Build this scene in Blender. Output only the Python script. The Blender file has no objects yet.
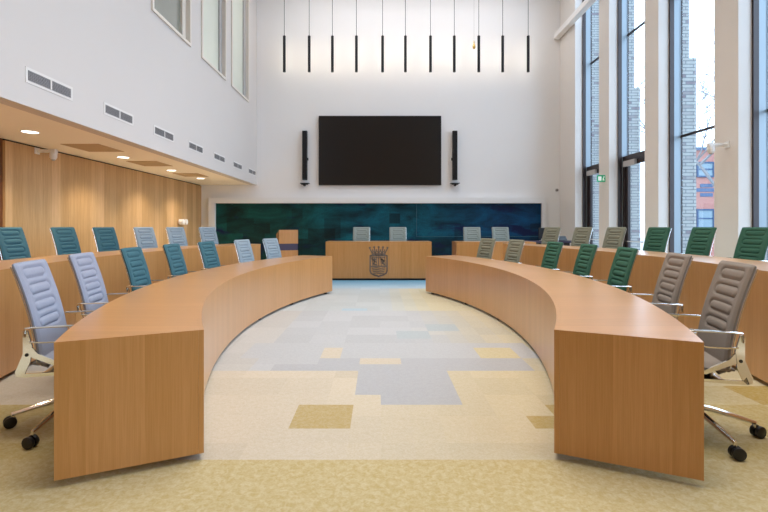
import bpy, bmesh, math, random
from mathutils import Vector, Matrix
random.seed(7)
C = bpy.context.scene.collection
PI = math.pi
# ------------------------------------------------------------------ camera, world, lights, exposure
CAMZ = 1.36
cd = bpy.data.cameras.new('camera'); cam = bpy.data.objects.new('camera', cd); C.objects.link(cam)
cam.location = (0, 0, CAMZ); cam.rotation_euler = (PI/2, 0, 0)
cd.sensor_width = 36; cd.lens = 462*36/768; cd.shift_x = 5/768; cd.shift_y = -29/768
cd.clip_start = .05; cd.clip_end = 300
bpy.context.scene.camera = cam
w = bpy.data.worlds.new('sky'); bpy.context.scene.world = w; w.use_nodes = True
nt = w.node_tree; bg = nt.nodes['Background']
bg.inputs['Color'].default_value = (.66, .81, 1.0, 1); bg.inputs['Strength'].default_value = 6.0
vs = bpy.context.scene.view_settings
vs.view_transform = 'Standard'; vs.look = 'None'; vs.gamma = 1; vs.use_curve_mapping = False
vs.exposure = -0.08

def area_light(name, loc, sx, sy, power, col, rot=(0, 0, 0), portal=False, spread=180):
    l = bpy.data.lights.new(name, 'AREA'); l.shape = 'RECTANGLE'; l.size = sx; l.size_y = sy
    l.energy = power; l.color = col; l.spread = math.radians(spread)
    if portal: l.cycles.is_portal = True
    o = bpy.data.objects.new(name, l); o.location = loc; o.rotation_euler = rot; C.objects.link(o); return o
# room lighting recessed in the high ceiling (above the frame)
for yy, pw in ((2.6, 145), (5.8, 135), (9.2, 125)):
    area_light('ceiling_lamp', (0.9, yy, 8.85), 6.0, 1.6, pw, (1, .95, .89), spread=100)
area_light('ceiling_lamp', (0.9, 12.6, 8.85), 7.0, .8, 150, (.98, .97, 1))
# the glazed side of the hall lets the sky in
area_light('window_portal', (6.02, 5.5, 4.5), 15.5, 9.0, 1, (1, 1, 1), (0, PI/2, 0), portal=True).rotation_euler = (PI/2, 0, PI/2)

# ------------------------------------------------------------------ materials
def srgb(r, g, b):
    f = lambda c: (c/255/12.92) if c/255 <= .04045 else ((c/255+.055)/1.055)**2.4
    return (f(r), f(g), f(b), 1)
MATS = {}
def mat(name, col, rough=.5, metal=0, spec=.5, noise=0, nscale=20, bump=0, coat=0, emit=None, estr=0):
    m = bpy.data.materials.new(name); m.use_nodes = True
    n = m.node_tree.nodes; L = m.node_tree.links; p = n['Principled BSDF']
    p.inputs['Base Color'].default_value = col; p.inputs['Roughness'].default_value = rough
    p.inputs['Metallic'].default_value = metal; p.inputs['Specular IOR Level'].default_value = spec
    p.inputs['Coat Weight'].default_value = coat
    if emit:
        p.inputs['Emission Color'].default_value = emit; p.inputs['Emission Strength'].default_value = estr
    if noise or bump:
        tc = n.new('ShaderNodeTexCoord'); t = n.new('ShaderNodeTexNoise')
        t.inputs['Scale'].default_value = nscale; t.inputs['Detail'].default_value = 4
        L.new(tc.outputs['Object'], t.inputs['Vector'])
        if noise:
            mx = n.new('ShaderNodeMix'); mx.data_type = 'RGBA'
            mx.inputs['A'].default_value = tuple(c*(1-noise) for c in col[:3])+(1,)
            mx.inputs['B'].default_value = tuple(min(1, c*(1+noise)) for c in col[:3])+(1,)
            L.new(t.outputs['Fac'], mx.inputs['Factor']); L.new(mx.outputs['Result'], p.inputs['Base Color'])
        if bump:
            b = n.new('ShaderNodeBump'); b.inputs['Strength'].default_value = bump; b.inputs['Distance'].default_value = .002
            L.new(t.outputs['Fac'], b.inputs['Height']); L.new(b.outputs['Normal'], p.inputs['Normal'])
    MATS[name] = m; return m

def wood(name, col, strip=.16, var=.10, grain=.12, rough=.38, coat=.25, tint=None):
    """wood veneer: U runs across the grain, V along it, both in metres"""
    m = bpy.data.materials.new(name); m.use_nodes = True
    n = m.node_tree.nodes; L = m.node_tree.links; p = n['Principled BSDF']
    def math_(op, a, b=None):
        x = n.new('ShaderNodeMath'); x.operation = op
        for i, s in enumerate((a, b)):
            if s is None: continue
            if isinstance(s, (int, float)): x.inputs[i].default_value = s
            else: L.new(s, x.inputs[i])
        return x.outputs[0]
    uv = n.new('ShaderNodeUVMap'); uv.uv_map = 'UVMap'
    sp = n.new('ShaderNodeSeparateXYZ'); L.new(uv.outputs[0], sp.inputs[0])
    U, V = sp.outputs[0], sp.outputs[1]
    sid = math_('FLOOR', math_('DIVIDE', U, strip))
    wn = n.new('ShaderNodeTexWhiteNoise'); wn.noise_dimensions = '1D'; L.new(sid, wn.inputs['W'])
    def stretched(su, sv, detail, dist=0):
        cb = n.new('ShaderNodeCombineXYZ'); L.new(math_('MULTIPLY', U, su), cb.inputs[0]); L.new(math_('MULTIPLY', V, sv), cb.inputs[1])
        L.new(math_('MULTIPLY', sid, 3.7), cb.inputs[2])
        t = n.new('ShaderNodeTexNoise'); t.inputs['Scale'].default_value = 1; t.inputs['Detail'].default_value = detail
        t.inputs['Distortion'].default_value = dist
        L.new(cb.outputs[0], t.inputs['Vector']); return t.outputs['Fac']
    fine = stretched(170, 4, 3); broad = stretched(22, .8, 3, .6)
    s = math_('ADD', math_('MULTIPLY', math_('SUBTRACT', wn.outputs['Value'], .5), 2*var),
              math_('ADD', math_('MULTIPLY', math_('SUBTRACT', fine, .5), 2.2*grain), math_('MULTIPLY', math_('SUBTRACT', broad, .5), 2*grain)))
    hs = n.new('ShaderNodeHueSaturation'); hs.inputs['Color'].default_value = col
    L.new(math_('ADD', s, 1), hs.inputs['Value'])
    L.new(math_('SUBTRACT', 1, math_('MULTIPLY', s, .35)), hs.inputs['Saturation'])
    L.new(hs.outputs[0], p.inputs['Base Color'])
    p.inputs['Roughness'].default_value = rough; p.inputs['Coat Weight'].default_value = coat; p.inputs['Coat Roughness'].default_value = .3
    b = n.new('ShaderNodeBump'); b.inputs['Strength'].default_value = .12; b.inputs['Distance'].default_value = .001
    L.new(fine, b.inputs['Height']); L.new(b.outputs['Normal'], p.inputs['Normal'])
    MATS[name] = m; return m

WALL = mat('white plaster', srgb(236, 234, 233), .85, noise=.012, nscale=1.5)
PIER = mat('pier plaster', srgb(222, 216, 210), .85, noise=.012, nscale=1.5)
CEIL = mat('ceiling white', srgb(225, 222, 218), .9)
SOFF = mat('soffit plaster', srgb(250, 241, 226), .9, noise=.01)
SOFFP = mat('soffit acoustic panel', srgb(190, 164, 130), .95)
WOODD = wood('beech veneer', srgb(195, 138, 78), strip=.14, var=.05, grain=.13, rough=.32, coat=.9)
WOODW = wood('oak wall panelling', srgb(196, 157, 108), strip=.21, var=.14, grain=.20, rough=.5, coat=.05)
WOODK = wood('dark stained wood', srgb(105, 62, 32), strip=.3, var=.05, grain=.12)
BLACK = mat('black plastic', srgb(22, 22, 25), .45)
BLACKM = mat('black metal', srgb(24, 24, 28), .35, metal=.3)
DARKFR = mat('dark bronze frame', srgb(58, 50, 50), .4, metal=.3)
ALUBL = mat('light anodised aluminium', srgb(140, 152, 160), .35, metal=.25)
CHROME = mat('polished aluminium', (.80, .78, .74, 1), .13, metal=1)
SCREENM = mat('dark display glass', srgb(20, 16, 16), .3)
WHITE = mat('white lacquer', srgb(232, 230, 228), .5)
OFFW = mat('off white window frame', srgb(222, 212, 200), .5)
GRILLE = mat('grille slats', srgb(150, 146, 146), .5, metal=.3)
DARKV = mat('duct shadow', srgb(38, 38, 40), .9)
BRASS = mat('brass', (.75, .5, .16, 1), .25, metal=1)
LAMPM = mat('lit lamp diffuser', (1, 1, 1, 1), .5, emit=(1, .93, .8, 1), estr=6)
CREST = mat('crest print', srgb(122, 106, 92), .6)
GREENS = mat('exit sign green', srgb(20, 140, 100), .4, emit=srgb(20, 150, 105), estr=.5)
SIGNW = mat('exit sign white', srgb(235, 245, 240), .4, emit=(1, 1, 1, 1), estr=.3)
BAND = mat('lectern band', srgb(66, 60, 84), .4)
GREYM = mat('device grey', srgb(176, 172, 170), .5)
GROUND = mat('street paving', srgb(150, 149, 147), .9, noise=.1, nscale=3)
PINK = mat('salmon brick', srgb(160, 112, 102), .9, noise=.06, nscale=6)
BLUEW = mat('blue window frame', srgb(28, 62, 96), .5)
PANEW = mat('far window pane', srgb(105, 125, 135), .15)
BARK = mat('bare tree bark', srgb(120, 118, 118), .9)
BLUEP = mat('blue grey panel', srgb(60, 82, 112), .6)

def fabric(name, col):
    return mat(name, col, .92, spec=.2, noise=.10, nscale=420, bump=.35)
FAB = {
    'bluegrey': fabric('blue grey wool', srgb(148, 151, 165)),
    'teal': fabric('teal wool', srgb(64, 100, 108)),
    'paleblue': fabric('pale blue wool', srgb(138, 151, 159)),
    'taupe': fabric('taupe wool', srgb(138, 129, 121)),
    'green': fabric('bottle green wool', srgb(56, 96, 80)),
    'olive': fabric('olive grey wool', srgb(126, 128, 114)),
    'sage': fabric('sage grey wool', srgb(140, 150, 146)),
}
def glass_mat(name, tint, refl=.10):
    m = bpy.data.materials.new(name); m.use_nodes = True; n = m.node_tree.nodes; L = m.node_tree.links
    n.remove(n['Principled BSDF']); out = n['Material Output']
    tr = n.new('ShaderNodeBsdfTransparent'); tr.inputs[0].default_value = tint
    gl = n.new('ShaderNodeBsdfGlossy'); gl.inputs['Roughness'].default_value = .02
    lw = n.new('ShaderNodeLayerWeight'); lw.inputs[0].default_value = .5
    pw = n.new('ShaderNodeMath'); pw.operation = 'POWER'; L.new(lw.outputs['Facing'], pw.inputs[0]); pw.inputs[1].default_value = 5
    fr = n.new('ShaderNodeMath'); fr.operation = 'MULTIPLY_ADD'; L.new(pw.outputs[0], fr.inputs[0]); fr.inputs[1].default_value = .7; fr.inputs[2].default_value = .03
    mx = n.new('ShaderNodeMixShader'); L.new(fr.outputs[0], mx.inputs[0]); L.new(tr.outputs[0], mx.inputs[1]); L.new(gl.outputs[0], mx.inputs[2])
    L.new(mx.outputs[0], out.inputs[0]); MATS[name] = m; return m
GLASS = glass_mat('clear glazing', (.93, .97, 1, 1))
GLASSG = mat('glazing onto upper floor, greenish', srgb(128, 130, 118), .05, noise=.25, nscale=1.2, coat=.6)  # dark greenish mottle stands in for reflections in the pane
FROST = mat('frosted glazing', srgb(216, 218, 202), .3, noise=.05, nscale=1.5, coat=.3)

def brick_mat():
    m = bpy.data.materials.new('pale glazed brick'); m.use_nodes = True; n = m.node_tree.nodes; L = m.node_tree.links; p = n['Principled BSDF']
    uv = n.new('ShaderNodeUVMap'); uv.uv_map = 'UVMap'
    b = n.new('ShaderNodeTexBrick'); L.new(uv.outputs[0], b.inputs[0]); b.inputs['Scale'].default_value = 1
    b.inputs['Brick Width'].default_value = .30; b.inputs['Row Height'].default_value = .068; b.inputs['Mortar Size'].default_value = .008
    b.inputs['Color1'].default_value = (0, 0, 0, 1); b.inputs['Color2'].default_value = (1, 1, 1, 1); b.inputs['Mortar'].default_value = (.5, .5, .5, 1)
    r = n.new('ShaderNodeValToRGB'); L.new(b.outputs['Color'], r.inputs[0])
    e = r.color_ramp.elements; e[0].color = srgb(120, 104, 110); e[1].color = srgb(164, 165, 160); e[0].position = .0; e[1].position = .35
    x = r.color_ramp.elements.new(.12); x.color = srgb(148, 146, 143)
    mx = n.new('ShaderNodeMix'); mx.data_type = 'RGBA'; L.new(b.outputs['Fac'], mx.inputs['Factor'])
    L.new(r.outputs[0], mx.inputs['A']); mx.inputs['B'].default_value = srgb(104, 108, 114)
    L.new(mx.outputs['Result'], p.inputs['Base Color']); p.inputs['Roughness'].default_value = .6
    return m
BRICK = brick_mat()

def cell_mat(name, rough, nscale, amt, amt2=0, n2=60, bump=.3, spec=.3):
    """surface whose coloured squares are stored per tile, with a woven mottle"""
    m = bpy.data.materials.new(name); m.use_nodes = True; n = m.node_tree.nodes; L = m.node_tree.links; p = n['Principled BSDF']
    a = n.new('ShaderNodeVertexColor'); a.layer_name = 'tile'
    tc = n.new('ShaderNodeTexCoord')
    t = n.new('ShaderNodeTexNoise'); t.inputs['Scale'].default_value = nscale; t.inputs['Detail'].default_value = 3; t.inputs['Distortion'].default_value = .8
    L.new(tc.outputs['Object'], t.inputs['Vector'])
    t2 = n.new('ShaderNodeTexNoise'); t2.inputs['Scale'].default_value = n2; t2.inputs['Detail'].default_value = 3
    L.new(tc.outputs['Object'], t2.inputs['Vector'])
    mr = n.new('ShaderNodeMapRange'); mr.inputs['From Min'].default_value = .36; mr.inputs['From Max'].default_value = .64
    mr.inputs['To Min'].default_value = 1-amt; mr.inputs['To Max'].default_value = 1+amt; L.new(t.outputs['Fac'], mr.inputs[0])
    mr2 = n.new('ShaderNodeMapRange'); mr2.inputs['From Min'].default_value = .3; mr2.inputs['From Max'].default_value = .7
    mr2.inputs['To Min'].default_value = 1-amt2; mr2.inputs['To Max'].default_value = 1+amt2; L.new(t2.outputs['Fac'], mr2.inputs[0])
    # tiles with a strong mottle carry it in their alpha
    al = n.new('ShaderNodeMath'); al.operation = 'MULTIPLY_ADD'
    sub = n.new('ShaderNodeMath'); sub.operation = 'SUBTRACT'; L.new(mr.outputs[0], sub.inputs[0]); sub.inputs[1].default_value = 1
    L.new(sub.outputs[0], al.inputs[0]); L.new(a.outputs['Alpha'], al.inputs[1]); al.inputs[2].default_value = 1
    mu = n.new('ShaderNodeMath'); mu.operation = 'MULTIPLY'; L.new(al.outputs[0], mu.inputs[0]); L.new(mr2.outputs[0], mu.inputs[1])
    hs = n.new('ShaderNodeHueSaturation'); L.new(a.outputs['Color'], hs.inputs['Color']); L.new(mu.outputs[0], hs.inputs['Value'])
    inv = n.new('ShaderNodeMath'); inv.operation = 'MULTIPLY_ADD'; L.new(mu.outputs[0], inv.inputs[0]); inv.inputs[1].default_value = -1.6; inv.inputs[2].default_value = 2.6
    L.new(inv.outputs[0], hs.inputs['Saturation'])
    L.new(hs.outputs[0], p.inputs['Base Color']); p.inputs['Roughness'].default_value = rough; p.inputs['Specular IOR Level'].default_value = spec
    b = n.new('ShaderNodeBump'); b.inputs['Strength'].default_value = bump; b.inputs['Distance'].default_value = .004
    L.new(t2.outputs['Fac'], b.inputs['Height']); L.new(b.outputs['Normal'], p.inputs['Normal'])
    return m
CARPET = cell_mat('woven carpet tiles', .95, 32, .10, .05, 90)
CARPETP = mat('platform carpet', srgb(226, 212, 184), .95, noise=.08, nscale=40)

# ------------------------------------------------------------------ mesh helpers
class MB:
    def __init__(s): s.bm = bmesh.new(); s.uv = s.bm.loops.layers.uv.new('UVMap')
    def face(s, vs_, uvs=None):
        try: f = s.bm.faces.new(vs_)
        except ValueError: return None
        if uvs:
            for l, u in zip(f.loops, uvs): l[s.uv].uv = u
        return f
    def boxuv(s, faces):
        for f in faces:
            f.normal_update(); nn = f.normal; ax = max(range(3), key=lambda i: abs(nn[i]))
            for l in f.loops:
                c = l.vert.co
                l[s.uv].uv = (c.y, c.z) if ax == 0 else (c.x, c.z) if ax == 1 else (c.y, c.x)
    def box(s, x0, x1, y0, y1, z0, z1, M=None, bevel=0):
        v = [s.bm.verts.new((x, y, z)) for x in (x0, x1) for y in (y0, y1) for z in (z0, z1)]
        fs = [s.bm.faces.new([v[i] for i in q]) for q in ((0,1,3,2),(4,6,7,5),(0,4,5,1),(2,3,7,6),(0,2,6,4),(1,5,7,3))]
        if bevel:
            es = list({e for f in fs for e in f.edges})
            r = bmesh.ops.bevel(s.bm, geom=es, offset=bevel, segments=2, affect='EDGES', profile=.5)
            fs = list({f for q in r['verts'] for f in q.link_faces}); v = list({q for f in fs for q in f.verts})
        s.boxuv(fs)
        if M: bmesh.ops.transform(s.bm, matrix=M, verts=v)
        return s
    def prism(s, poly, z0, z1, M=None):
        n = len(poly); b = [s.bm.verts.new((x, y, z0)) for x, y in poly]; t = [s.bm.verts.new((x, y, z1)) for x, y in poly]
        a = sum(poly[i][0]*poly[(i+1) % n][1]-poly[(i+1) % n][0]*poly[i][1] for i in range(n))
        if a < 0: b.reverse(); t.reverse(); poly = poly[::-1]
        s.face(t, [(p[1], p[0]) for p in poly]); s.face(b[::-1], [(p[1], p[0]) for p in poly[::-1]])
        u = 0
        for i in range(n):
            j = (i+1) % n; d = math.dist(poly[i], poly[j])
            s.face([b[i], b[j], t[j], t[i]], [(u, z0), (u+d, z0), (u+d, z1), (u, z1)]); u += d
        if M: bmesh.ops.transform(s.bm, matrix=M, verts=b+t)
        return s
    def tube(s, pts, r, n=8, closed=False, flat=1.0):
        pts = [Vector(p) for p in pts]; rings = []; m = len(pts)
        rs = r if isinstance(r, (list, tuple)) else [r]*m
        up = None
        for i, p in enumerate(pts):
            a = pts[(i-1) % m] if (i > 0 or closed) else p; b = pts[(i+1) % m] if (i < m-1 or closed) else p
            t = (b-a).normalized()
            if up is None:
                up = Vector((0, 0, 1)) if abs(t.z) < .9 else Vector((1, 0, 0))
            x = t.cross(up).normalized(); y = x.cross(t).normalized(); up = y
            rings.append([s.bm.verts.new(p+x*math.cos(2*PI*k/n)*rs[i]+y*math.sin(2*PI*k/n)*rs[i]*flat) for k in range(n)])
        for i in range(m if closed else m-1):
            A, B = rings[i], rings[(i+1) % m]
            for k in range(n): s.face([A[k], A[(k+1) % n], B[(k+1) % n], B[k]])
        if not closed: s.face(rings[0][::-1]); s.face(rings[-1])
        return s
    def cyl(s, c, r, h, n=24, axis='z', r2=None):
        c = Vector(c); d = {'x': Vector((1,0,0)), 'y': Vector((0,1,0)), 'z': Vector((0,0,1))}[axis]
        return s.tube([c, c+d*h], [r, r if r2 is None else r2], n)
    def lathe(s, prof, n=20, M=None):
        rings = []
        for r, z in prof: rings.append([s.bm.verts.new((r*math.cos(2*PI*k/n), r*math.sin(2*PI*k/n), z)) for k in range(n)])
        for A, B in zip(rings, rings[1:]):
            for k in range(n): s.face([A[k], A[(k+1) % n], B[(k+1) % n], B[k]])
        s.face(rings[0][::-1]); s.face(rings[-1])
        if M: bmesh.ops.transform(s.bm, matrix=M, verts=[v for R_ in rings for v in R_])
        return s
    def build(s, name, m, parent=None, smooth=False):
        bmesh.ops.recalc_face_normals(s.bm, faces=s.bm.faces)
        me = bpy.data.meshes.new(name); s.bm.to_mesh(me); s.bm.free()
        me.materials.append(m)
        if smooth:
            for p in me.polygons: p.use_smooth = True
            try: me.set_sharp_from_angle(angle=math.radians(40))
            except Exception: pass
        o = bpy.data.objects.new(name, me); C.objects.link(o)
        if parent: o.parent = parent
        return o
def tag(o, label=None, cat=None, group=None, kind=None):
    if label: o['label'] = label
    if cat: o['category'] = cat
    if group: o['group'] = group
    if kind: o['kind'] = kind
    return o
def empty(name, loc=(0, 0, 0), rz=0, label=None, cat=None, group=None):
    o = bpy.data.objects.new(name, None); C.objects.link(o); o.location = loc; o.rotation_euler = (0, 0, rz)
    o.empty_display_size = .1
    return tag(o, label, cat, group)
def struct(name, mb, m, parent=None, smooth=False):
    o = mb.build(name, m, parent, smooth)
    if not parent: o['kind'] = 'structure'
    return o

# ------------------------------------------------------------------ dimensions
XR, XF, XG = 5.6, 5.81, 6.05       # right wall face, dark jamb, glass plane
XU, XL = -3.78, -5.5               # upper left wall, panelled left wall
YB, YN = 14.3, -3.0                # back wall, wall behind the camera
ZC, ZS = 9.0, 2.66                 # ceiling, soffit
XC, YC0 = 6.45, 6.05               # plan centre of the desk arcs (mirrored left and right)

# ------------------------------------------------------------------ floor carpet
G = .20875; x_first = -.195-G*27; y_first = 2.70-G*28
CREAM = (226, 211, 188); PALE = (207, 206, 206); BLUEG = (199, 198, 199); GOLD = (206, 176, 92); GOLD2 = (214, 192, 134)
SKYB = (192, 210, 220); YEL = (226, 211, 172); MINT = (196, 202, 203)
def mixc(a, b, t): t = max(0, min(1, t)); return tuple(x+(y-x)*t for x, y in zip(a, b))
rects = [  # x0, x1, y0, y1, colour, mottle : laid tiles that differ from the field
    (-.62, -.19, 3.11, 3.53, (206, 182, 130), .5), (1.02, 1.7, 3.11, 3.32, (206, 182, 124), .5), (1.22, 1.7, 3.32, 3.53, (208, 184, 126), .5),
    (-.20, .64, 3.74, 4.37, BLUEG, .3), (0, .64, 3.53, 3.74, BLUEG, .3), (-.2, .0, 3.53, 3.56, CREAM, .3),
    (-1.03, 1.5, 4.37, 4.79, BLUEG, .3), (-1.45, 1.7, 4.79, 5.4, PALE, .3),
    (-.20, .22, 4.58, 4.79, CREAM, .3), (-.62, -.40, 4.79, 5.2, CREAM, .3), (-1.03, -.6, 4.58, 4.79, PALE, .3),
    (1.05, 1.47, 4.79, 5.2, YEL, .4), (.64, 1.06, 4.37, 4.45, CREAM, .3),
    (.22, .64, 5.62, 6.04, MINT, .3), (.64, 1.06, 6.04, 6.46, MINT, .3), (-.62, -.2, 7.5, 7.8, SKYB, .3),
]
def carpet_col(x, y):
    for x0, x1, y0, y1, c, mt in reversed(rects):
        if x0 <= x < x1 and y0 <= y < y1: return c, mt
    if y < 2.70: return (218, 197, 146), .7
    if abs(x) > 1.75 and y < 3.55: return GOLD2 if (int(abs(x)/.417)+int(y/.417)) % 3 else (222, 202, 152), .6
    if abs(x) > 1.75 and y < 4.0 and x > 0: return ((206, 178, 108) if int(x/.417) % 2 else (224, 206, 160)), .6
    h = random.Random(int(math.floor((x+50)/.417))*7919+int(math.floor((y+50)/.417))*104729).random()
    if y < 4.38:
        c = mixc(CREAM, YEL, (x+.4)/2.2)
    elif y < 7.5:
        c = mixc(PALE, YEL, (x-.55)/1.5+(h-.5)*.2)
        if x < -1.3: c = mixc(c, CREAM, .3)
    elif y < 10.2:
        c = mixc((208, 210, 208), (224, 214, 182), (x-.1)/.8)
        c = mixc(c, SKYB, (y-9)/3*.8 if x < .3 else 0)
    else:
        c = mixc((190, 210, 222), (120, 175, 205), (y-10.4)/1.2)
    return tuple(v*(1+(h-.5)*.045) for v in c), .3
bm = bmesh.new(); col = bm.loops.layers.float_color.new('tile')
nx, ny = 54, 82
grid = [[bm.verts.new((x_first+i*G, y_first+j*G, 0)) for j in range(ny+1)] for i in range(nx+1)]
for i in range(nx):
    for j in range(ny):
        cx, cy = x_first+(i+.5)*G, y_first+(j+.5)*G
        f = bm.faces.new((grid[i][j], grid[i+1][j], grid[i+1][j+1], grid[i][j+1]))
        c, mt = carpet_col(cx, cy); q = tuple(v*.63 for v in srgb(*c)[:3])+(mt,)
        for l in f.loops: l[col] = q
me = bpy.data.meshes.new('floor'); bm.to_mesh(me); bm.free(); me.materials.append(CARPET)
floor = bpy.data.objects.new('floor', me); C.objects.link(floor); floor['kind'] = 'structure'
# slab below
struct('floor_slab', MB().box(-5.9, 6.4, YN-.3, YB+.3, -.3, -.012), WHITE)

# raised platform behind the outer desks
def arcpt(r, th, side): return (side*(-XC+r*math.cos(th)), YC0+r*math.sin(th))
def th_at(r, y): return math.asin((y-YC0)/r)
poly = [(5.58, .8)]
poly += [arcpt(10.12, th_at(10.12, .8)+(th_at(10.12, 10.6)-th_at(10.12, .8))*k/30, 1) for k in range(31)]
poly += [(2.35, 11.86), (-2.35, 11.86)]
poly += [arcpt(10.12, th_at(10.12, 10.6)+(th_at(10.12, .8)-th_at(10.12, 10.6))*k/30, -1) for k in range(31)]
poly += [(XL+.02, .8), (XL+.02, YB), (5.58, YB)]
struct('floor_platform', MB().prism(poly, 0, .23), CARPETP)

# ------------------------------------------------------------------ walls, ceiling, soffit
struct('ceiling', MB().box(XU-.2, 6.3, YN-.2, YB+.2, ZC, ZC+.2), CEIL)
struct('wall_back', MB().box(XL-.2, XR, YB, YB+.2, -.01, ZC), WALL)
struct('wall_near', MB().box(XL-.2, 6.2, YN-.2, YN, -.01, ZC), WOODW)  # unseen wall; dark panelling chosen to cut bounce light onto the desk ends
struct('soffit', MB().box(XL-.1, XU-.2, YN, YB, ZS, ZS+.15), SOFF)
# panelled lower left wall: oak boards from Y=6.8 on, dark boards before
struct('wall_left', MB().box(XL-.15, XL, 6.8, YB, -.01, ZS-.025), WOODW)
struct('wall_left_recess', MB().box(XL-.15, XL-.04, YN, 6.8, -.01, ZS), WOODK)
struct('trim_shadow_gap', MB().box(XL-.15, XL-.03, 6.8, YB, ZS-.025, ZS), DARKV)
# upper left wall with three openings
wins = [(7.66, 9.24), (9.81, 11.36), (11.80, 13.35)]
mb = MB()
ZW0, ZW1 = 4.96, 8.1
mb.box(XU-.2, XU, YN, YB, ZS, ZW0); mb.box(XU-.2, XU, YN, YB, ZW1, ZC)
ys = [YN]+[v for a in wins for v in a]+[YB]
for a, b in zip(ys[::2], ys[1::2]): mb.box(XU-.2, XU, a, b, ZW0, ZW1)
struct('wall_left_upper', mb, mat('dimmed upper wall plaster', srgb(208, 200, 194), .85, noise=.012, nscale=1.5))  # plaster colour darkened to offset the strong window light on this wall
for k, (a, b) in enumerate(wins):
    root = empty('window_%d' % (k+1), (XU, (a+b)/2, ZW0)); root['kind'] = 'structure'
    h = (b-a)/2; H = ZW1-ZW0
    f = MB(); t = .055
    f.box(-.14, .03, -h, h, 0, t); f.box(-.14, .03, -h, h, H-t, H); f.box(-.14, .03, -h, -h+t, t, H-t); f.box(-.14, .03, h-t, h, t, H-t)
    f.build('window_frame', OFFW, root)
    MB().box(-.12, -.10, -h+t, h-t, t, H-t).build('window_pane', GLASSG if k == 0 else FROST, root)
    MB().box(-.10, -.06, h-t-.16, h-t-.001, t, H-t).build('window_mullion', GREYM if k else OFFW, root)
# ------------------------------------------------------------------ right wall: piers, reveals, glazing
opens = [(11.76, 13.20), (9.74, 11.25), (7.72, 9.26), (5.66, 7.20), (3.6, 5.14), (1.54, 3.08), (-.52, 1.02), (-2.58, -1.04)]
piers = []; hi = YB
for a, b in opens: piers.append((b, hi)); hi = a
piers.append((YN, hi))
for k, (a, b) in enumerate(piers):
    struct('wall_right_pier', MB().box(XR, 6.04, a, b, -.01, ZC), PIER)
for k, (a, b) in enumerate(opens):
    root = empty('window_%d' % (k+4), (XG, (a+b)/2, 0)); root['kind'] = 'structure'; h = (b-a)/2
    ff = MB(); ff.box(XF-XG, XF-XG+.085, h-.035, h-.001, 0, ZC-.01); ff.box(XF-XG, XF-XG+.085, -h+.001, -h+.035, 0, ZC-.01)
    ff.build('jamb_trim', DARKFR, root)
    ff = MB(); ff.box(-.155, -.012, h-.028, h-.001, 0, ZC-.01); ff.box(-.155, -.012, -h+.001, -h+.028, 0, ZC-.01); ff.build('jamb_lining', ALUBL, root)
    tz = [3.17] if k >= 2 else [3.08]
    tr = MB()
    for z in tz+[6.02]: tr.box(-.02, .02, -h+.03, h-.03, z-.022, z+.022)
    tr.box(-.02, .02, -h+.03, h-.03, ZC-.08, ZC-.02)
    tr.box(-.012, .012, h-.035, h-.028, 0.02, ZC-.1); tr.box(-.012, .012, -h+.028, -h+.035, .02, ZC-.1)
    tr.build('transom', DARKFR, root)
    z0 = 3.11 if k < 2 else .02
    MB().box(-.004, .004, -h+.037, h-.037, z0, ZC-.09).build('window_pane', GLASS, root)
    if k >= 2: MB().box(-.06, .03, -h+.04, h-.04, .0, .06).build('window_sill', DARKFR, root)
# glazed doors in the two far bays
for k, (a, b) in enumerate(opens[:2]):
    root = empty('door_%d' % (k+1), (XG-.08, (a+b)/2, 0)); root['kind'] = 'structure'; h = (b-a)/2-.03
    f = MB(); f.box(-.05, .06, h-.10, h, .0, 3.06); f.box(-.05, .06, -h, -h+.10, .0, 3.06); f.box(-.05, .06, -h+.1, h-.1, 2.94, 3.06)
    f.build('door_frame', DARKFR, root)
    g = MB(); g.box(-.03, .03, h-.20, h-.11, .24, 2.93); g.box(-.03, .03, -h+.11, -h+.20, .24, 2.93); g.box(-.03, .03, -h+.2, h-.2, 2.83, 2.93); g.box(-.03, .03, -h+.2, h-.2, .24, .36)
    g.build('door_leaf', DARKFR, root)
    MB().box(-.006, .006, -h+.2, h-.2, .36, 2.83).build('door_pane', GLASS, root)
    MB().box(-.11, -.055, h-.62, h-.12, 2.80, 2.93).build('door_closer', GREYM, root)
    q = MB(); q.tube([(-.03, -h+.155, 1.26), (-.10, -h+.155, 1.26), (-.10, -h+.32, 1.26)], .012); q.box(-.045, -.031, -h+.125, -h+.185, 1.16, 1.36)
    q.build('door_handle', BLACK, root, True)
    MB().tube([(-.06, -h+.16, 1.02), (-.06, h-.16, 1.02)], .014).build('push_bar', CHROME, root, True)
# brick buttresses outside
for a, b in piers:
    m_ = MB(); m_.box(XG+.03, XG+(.17 if a < 13 else .40), a+.0, b, 0, 9.3); m_.box(XG+(.17 if a < 13 else .40), XG+(.31 if a < 13 else .5), a, b, 0, 4.75); m_.build('brick_buttress', BRICK)['kind'] = 'structure'
# tie beam along the window wall
struct('trim_beam', MB().box(XR-.2, XR-.02, YN+.01, YB-.01, 7.16, 7.33, bevel=.02), WHITE)

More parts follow.
